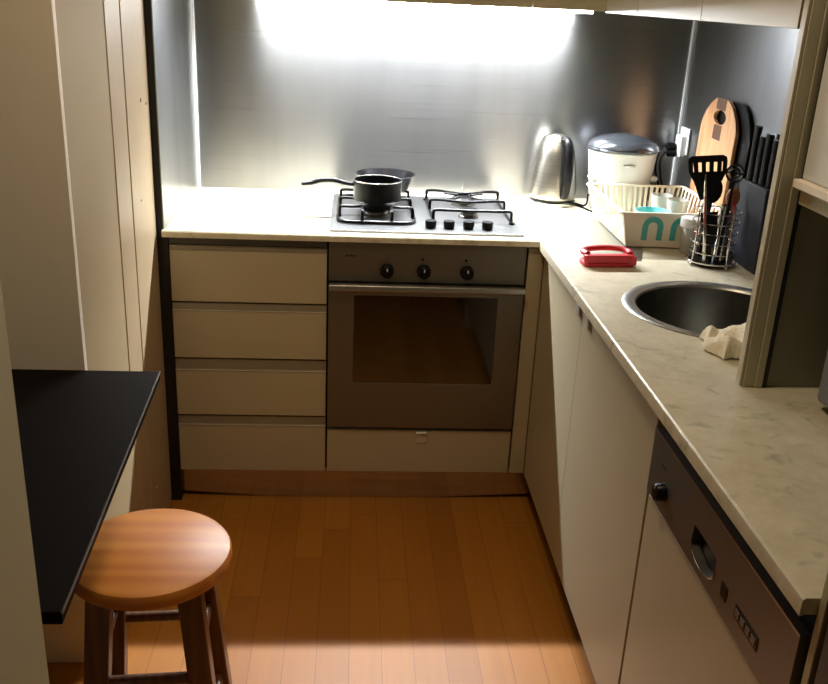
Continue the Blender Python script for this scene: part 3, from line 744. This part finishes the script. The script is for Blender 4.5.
MB(o).lathe([(0, -.016), (.010, -.016), (.012, -.008), (.012, .012), (.009, .016), (0, .016)], (XW-0.0520, .541, 1.086), 16, 'x').build('plug_body', 'black', pg2)
MB(o).tube(smoothpts([(XW-0.0670, .541, 1.086), (XW-0.080, .53, 1.090), (XW-0.095, .52, 1.06), (XW-0.085, .52, 1.00), (XW-0.06, .54, .95), (XW-0.05, .57, H+.005)], 6), .0035, False, 8).build('cord', 'black', pg2)
kc = MB((kx, ky, H)); kc.tube(smoothpts([(.851, .505, H+.006), (.868, .47, H+.007), (.876, .452, H+.018), (.872, .43, H+.050), (.8745, .425, H+.054)], 6), .0035, False, 8)
kc.tube(smoothpts([(.848, .490, H+.0037), (.865, .455, H+.0037), (.885, .392, H+.0037), (.93, .376, H+.0037)], 6), .0034, False, 8)
kc.build('cord', 'black', kt)

# ------------------------------------------------------------------ towel draped over the sink edge
def towel():
    nx, ny = 34, 26; bm = bmesh.new(); V = []
    x0_, x1_ = .815, .935; y0_, y1_ = -.962, -.83
    for i in range(nx+1):
        row = []
        for j in range(ny+1):
            u, v = i/nx, j/ny
            x = x0_+(x1_-x0_)*u; y = y0_+(y1_-y0_)*v+.01*math.sin(u*7)
            z = H+.028+.034*u*u+.007*math.sin(7*u+3*v)+.006*math.sin(9*v+3*u)+.003*math.sin(17*u-8*v)
            # rounded ends
            e_ = min(u, 1-u, v*1.2, (1-v)*1.2)
            k = min(1, e_/.16); z = H+.004+(z-H-.004)*math.sqrt(max(0, 1-(1-k)**2))
            x += .010*math.sin(v*8+1)*(1-u); row.append(bm.verts.new((x, y, z)))
        V.append(row)
    for i in range(nx):
        for j in range(ny): bm.faces.new([V[i][j], V[i+1][j], V[i+1][j+1], V[i][j+1]])
    # underside
    Wn = [[bm.verts.new((V[i][j].co.x, V[i][j].co.y, min(V[i][j].co.z-.001, max(H+.0035, V[i][j].co.z-.030)))) for j in range(ny+1)] for i in range(nx+1)]
    for i in range(nx):
        for j in range(ny): bm.faces.new([Wn[i][j], Wn[i][j+1], Wn[i+1][j+1], Wn[i+1][j]])
    def side(a, b):
        for k in range(len(a)-1): bm.faces.new([a[k], b[k], b[k+1], a[k+1]])
    side([V[i][0] for i in range(nx+1)], [Wn[i][0] for i in range(nx+1)]); side([V[i][ny] for i in range(nx+1)][::-1], [Wn[i][ny] for i in range(nx+1)][::-1])
    side(V[0][::-1], Wn[0][::-1]); side(V[nx], Wn[nx])
    s_ = MB((.86, -.87, H)); s_.bm.free(); s_.bm = bm; bmesh.ops.translate(bm, verts=bm.verts, vec=-s_.o)
    ob = s_.build('dish_cloth', 'cloth'); sb = ob.modifiers.new('sub', 'SUBSURF'); sb.levels = sb.render_levels = 2
    tx = bpy.data.textures.new('pile', 'CLOUDS'); tx.noise_scale = .006
    dp = ob.modifiers.new('pile', 'DISPLACE'); dp.texture = tx; dp.strength = .003; dp.mid_level = .5
    return ob
tag(towel(), 'crumpled cream towelling dish cloth on the front edge of sink', 'cloth')

# ------------------------------------------------------------------ upper cupboards
ZU = 1.545; ZUT = 2.2
uc = thing('wall_cupboard', 'cream wall cupboards above the hob with bright lower edge', 'cabinet', (.16, .2, ZU)); o = uc.location
MB(o).box(-.474, .815, .219, D-.001, ZU+.015, ZUT).build('carcass', 'cream', uc)
for xa, xb_ in ((-.474, -.282), (-.280, .152), (.154, .585), (.587, .803)):
    MB(o).box(xa, xb_, .2, .218, ZU, ZUT).build('door', 'cream', uc, bevel=.001)
ur = thing('wall_cupboard', 'cream wall cupboards along the right wall above the sink', 'cabinet', (.805, -.5, ZU)); o = ur.location
MB(o).box(.824, XW-.001, -1.068, .217, ZU+.015, ZUT).build('carcass', 'cream', ur)
for ya, yb in ((-.125, .198), (-.601, -.127), (-1.066, -.603)):
    MB(o).box(.805, .823, ya, yb, ZU-.004, ZUT).build('door', 'cream', ur, bevel=.001)
# tall end panel standing on the worktop
ep = thing('divider_panel', 'tall olive grey end panel standing on the worktop beside the sink', 'panel', (1.0, -1.09, H)); o = ep.location
MB(o).box(.812, XW-.001, -1.089, -1.070, H+.0005, ZC-.001).build('panel_board', 'dimgrey', ep)
MB(o).box(.8065, .8118, -1.0895, -1.071, H+.004, ZC-.001).build('front_lipping', 'cream', ep, bevel=.001)
MB(o).box(.812, .833, -1.0935, -1.0893, H+.002, ZC-.001).build('front_post', 'postgrey', ep, bevel=.001)
MB(o).box(.8335, .848, -1.0965, -1.0895, H+.0005, ZC-.001).build('front_post', 'postgrey', ep, bevel=.0015)
MB(o).box(.8485, .858, -1.0925, -1.0895, H+.0005, ZC-.001).build('dark_gap', 'blackboard', ep)  # black strip painted in for the shade of the gap
# near wall cupboard right of the panel
nc = thing('wall_cupboard', 'pale grey cupboard with projecting bottom ledge at the right edge', 'cabinet', (.87, -1.4, 1.27)); o = nc.location
MB(o).box(.842, XW-.001, -1.74, -1.108, 1.300, 2.2).build('cupboard_body', 'white', nc, bevel=.002)
MB(o).box(.828, XW-.001, -1.74, -1.106, 1.284, 1.299).build('bottom_ledge', 'wall_pale', nc, bevel=.002)
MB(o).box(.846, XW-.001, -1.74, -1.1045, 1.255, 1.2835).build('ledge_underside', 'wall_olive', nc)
# grey appliance on the worktop under it
ap = thing('bread_bin', 'grey-blue rounded countertop appliance at the right edge under the cupboard', 'appliance', (1.06, -1.33, H)); o = ap.location
s_ = MB(o); s_.prism(rrect(.908, 1.20, -1.46, -1.178, .012, 4), 'z', H+.0145, H+.26); s_.build('housing', 'grey_appl', ap, bevel=.010, seg=4)
s_ = MB(o); s_.prism(rrect(.925, 1.18, -1.45, -1.195, .02, 5), 'z', H+.0005, H+.014); s_.build('foot_plinth', 'blackboard', ap)

# fridge and its side panel at the right foreground
tag(MB((.9, -1.752, 0)).box(.647, XW-.001, -1.759, -1.745, 0.0005, 1.0).build('side_panel', 'cream', bevel=.001), 'cream side panel at the near end of the worktop', 'panel')
fg = thing('fridge', 'dark blue appliance at the lower right corner past the worktop end', 'fridge', (.95, -2.0, 0)); o = fg.location
MB(o).box(.70, XW-.002, -2.33, -1.768, .02, .985).build('fridge_body', 'navy', fg, bevel=.006)
MB(o).box(.648, .697, -2.33, -1.762, .03, .985).build('fridge_door', 'navy', fg, bevel=.010, seg=3)
MB(o).box(.72, XW-.02, -2.31, -1.80, .0005, .0195).build('fridge_plinth', 'blackboard', fg)

# ------------------------------------------------------------------ breakfast table and stool
tb = thing('breakfast_table', 'dark brown-black table top butting against the left wall', 'table', (-.6, -1.2, .75)); o = tb.location
ZT2 = .779
s_ = MB(o); s_.prism([(-.341, -.7765), (-.306, -1.608), (-1.25, -1.608), (-1.25, -.7765)], 'z', ZT2-.020, ZT2); s_.build('table_top', 'table', tb, bevel=.0015)
s_ = MB(o); s_.prism([(-.3385, -.778), (-.3035, -1.6085), (-.3055, -1.6085), (-.3405, -.778)], 'z', ZT2-.003, ZT2+.0006); s_.build('edge_strip', 'dishfront', tb)  # thin metallic strip along the right edge of the top
for lx, ly in ((-1.2, -1.57), (-1.2, -.85), (-.62, -1.575)):
    MB(o).box(lx-.02, lx+.02, ly-.02, ly+.02, .0005, ZT2-.0205).build('leg', 'table', tb, bevel=.002)
tag(MB((-.675, -.82, ZT2)).tube([(-.670, -.83, ZT2+.002), (-.655, -.803, ZT2+.002)], .002, False, 6).build('small_screw', 'white') if False else
    MB((-.66, -.82, ZT2)).tube([(-.672, -.845, ZT2+.003), (-.652, -.807, ZT2+.003)], .0028, False, 8).build('paper_clip', 'white'), 'tiny white stick lying on the table near its far left corner', 'stick')

ZS = .55
sx, sy, SRd = -.306, -1.110, .155
stl = thing('wooden_stool', 'round varnished pine bar stool tucked at the black table', 'stool', (sx, sy, 0)); o = stl.location
MB(o).lathe([(0, ZS-.034), (SRd-.008, ZS-.034), (SRd-.002, ZS-.030), (SRd, ZS-.022), (SRd, ZS-.010), (SRd-.004, ZS-.003), (SRd-.012, ZS), (0, ZS)], (sx, sy, 0), 72).build('seat', 'pine', stl)
LT, LB = .112, .165
lp = []
for q in range(4):
    a = math.radians(45+90*q+4); ca, sa = math.cos(a), math.sin(a)
    tp = Vector((sx+LT*1.02*ca, sy+LT*1.02*sa, ZS-.0345)); bt = Vector((sx+LB*1.05*ca, sy+LB*1.05*sa, .0)); lp.append((tp, bt))
    s_ = MB(o); hw = .0225
    rot = math.radians(4); ex = Vector((math.cos(rot), math.sin(rot), 0))*hw; ey = Vector((-math.sin(rot), math.cos(rot), 0))*hw
    T = [s_._v(tp+a1*ex+b1*ey) for a1, b1 in ((1, 1), (-1, 1), (-1, -1), (1, -1))]; B = [s_._v(bt+a1*ex+b1*ey) for a1, b1 in ((1, 1), (-1, 1), (-1, -1), (1, -1))]
    s_.bm.faces.new(T); s_.bm.faces.new(B[::-1])
    for k in range(4): s_.bm.faces.new([T[k], B[k], B[(k+1) % 4], T[(k+1) % 4]])
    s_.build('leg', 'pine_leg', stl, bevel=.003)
for q in range(4):
    for hz in ((.36, .16) if q % 2 else (.32, .13)):
        def at(l): tp, bt = l; return tp.lerp(bt, (tp.z-hz)/(tp.z-bt.z))
        A_, B_ = at(lp[q]), at(lp[(q+1) % 4]); dd = (B_-A_).normalized()*.012
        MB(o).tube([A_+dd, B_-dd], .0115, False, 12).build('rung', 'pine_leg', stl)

# ------------------------------------------------------------------ lamps
M['tube'] = emit('lit_diffuser', (.95, .98, 1, 1), 150)
lf = thing('cupboard_light', 'lit strip lamp under the wall cupboards above the hob', 'lamp', (.29, .475, ZU)); o = lf.location
LX0, LX1 = -.265, .835
MB(o).box(LX0-.02, LX1+.015, .44, .51, ZU+.003, ZU+.0148).build('lamp_housing', 'white', lf)
MB(o).box(LX0, LX1-.005, .463, .487, ZU-.010, ZU+.0028).build('diffuser', 'tube', lf)
def area(name, loc, rot, sx_, sy_, power, col, spread=180):
    l = bpy.data.lights.new(name, 'AREA'); l.shape = 'RECTANGLE'; l.size = sx_; l.size_y = sy_; l.energy = power; l.color = col; l.spread = math.radians(spread)
    ob = bpy.data.objects.new(name, l); C.objects.link(ob); ob.location = loc; ob.rotation_euler = rot; return ob
area('under_cupboard_light', ((LX0+LX1)/2, .475, ZU-.012), (0, 0, 0), LX1-LX0-.02, .02, 48, (.93, .97, 1.0), 140)
area('ceiling_light', (.10, -1.18, ZC-.03), (0, 0, 0), .22, .22, 9, (1.0, .80, .54))
area('rear_room_light', (.6, -3.3, ZC-.03), (0, 0, 0), .3, .3, .8, (1.0, .80, .56))
w = bpy.data.worlds.new('dim_room'); bpy.context.scene.world = w; w.use_nodes = True
w.node_tree.nodes['Background'].inputs[0].default_value = (1, .85, .65, 1); w.node_tree.nodes['Background'].inputs[1].default_value = .02

# ------------------------------------------------------------------ camera
cam = bpy.data.cameras.new('camera'); co = bpy.data.objects.new('camera', cam); C.objects.link(co)
cam.sensor_fit = 'HORIZONTAL'; cam.sensor_width = 36; cam.lens = 36*919.129/828; cam.clip_start = .05
F = Vector((0.06940058, 0.93305452, -0.35297709)).normalized(); R = Vector((1.08515545e-03, -6.30753778e-05, 4.66252656e-05)).normalized()
U = R.cross(F).normalized(); R = F.cross(U).normalized()
mt = Matrix((R, U, -F)).transposed().to_4x4(); mt.translation = Vector((0.07016635, -2.64823133, 1.56675996)); co.matrix_world = mt
sc = bpy.context.scene; sc.camera = co
sc.cycles.caustics_reflective = False; sc.cycles.caustics_refractive = False
sc.view_settings.view_transform = 'Standard'; sc.view_settings.look = 'None'; sc.view_settings.exposure = 0.0; sc.view_settings.gamma = 1.0
sc.view_settings.use_curve_mapping = False
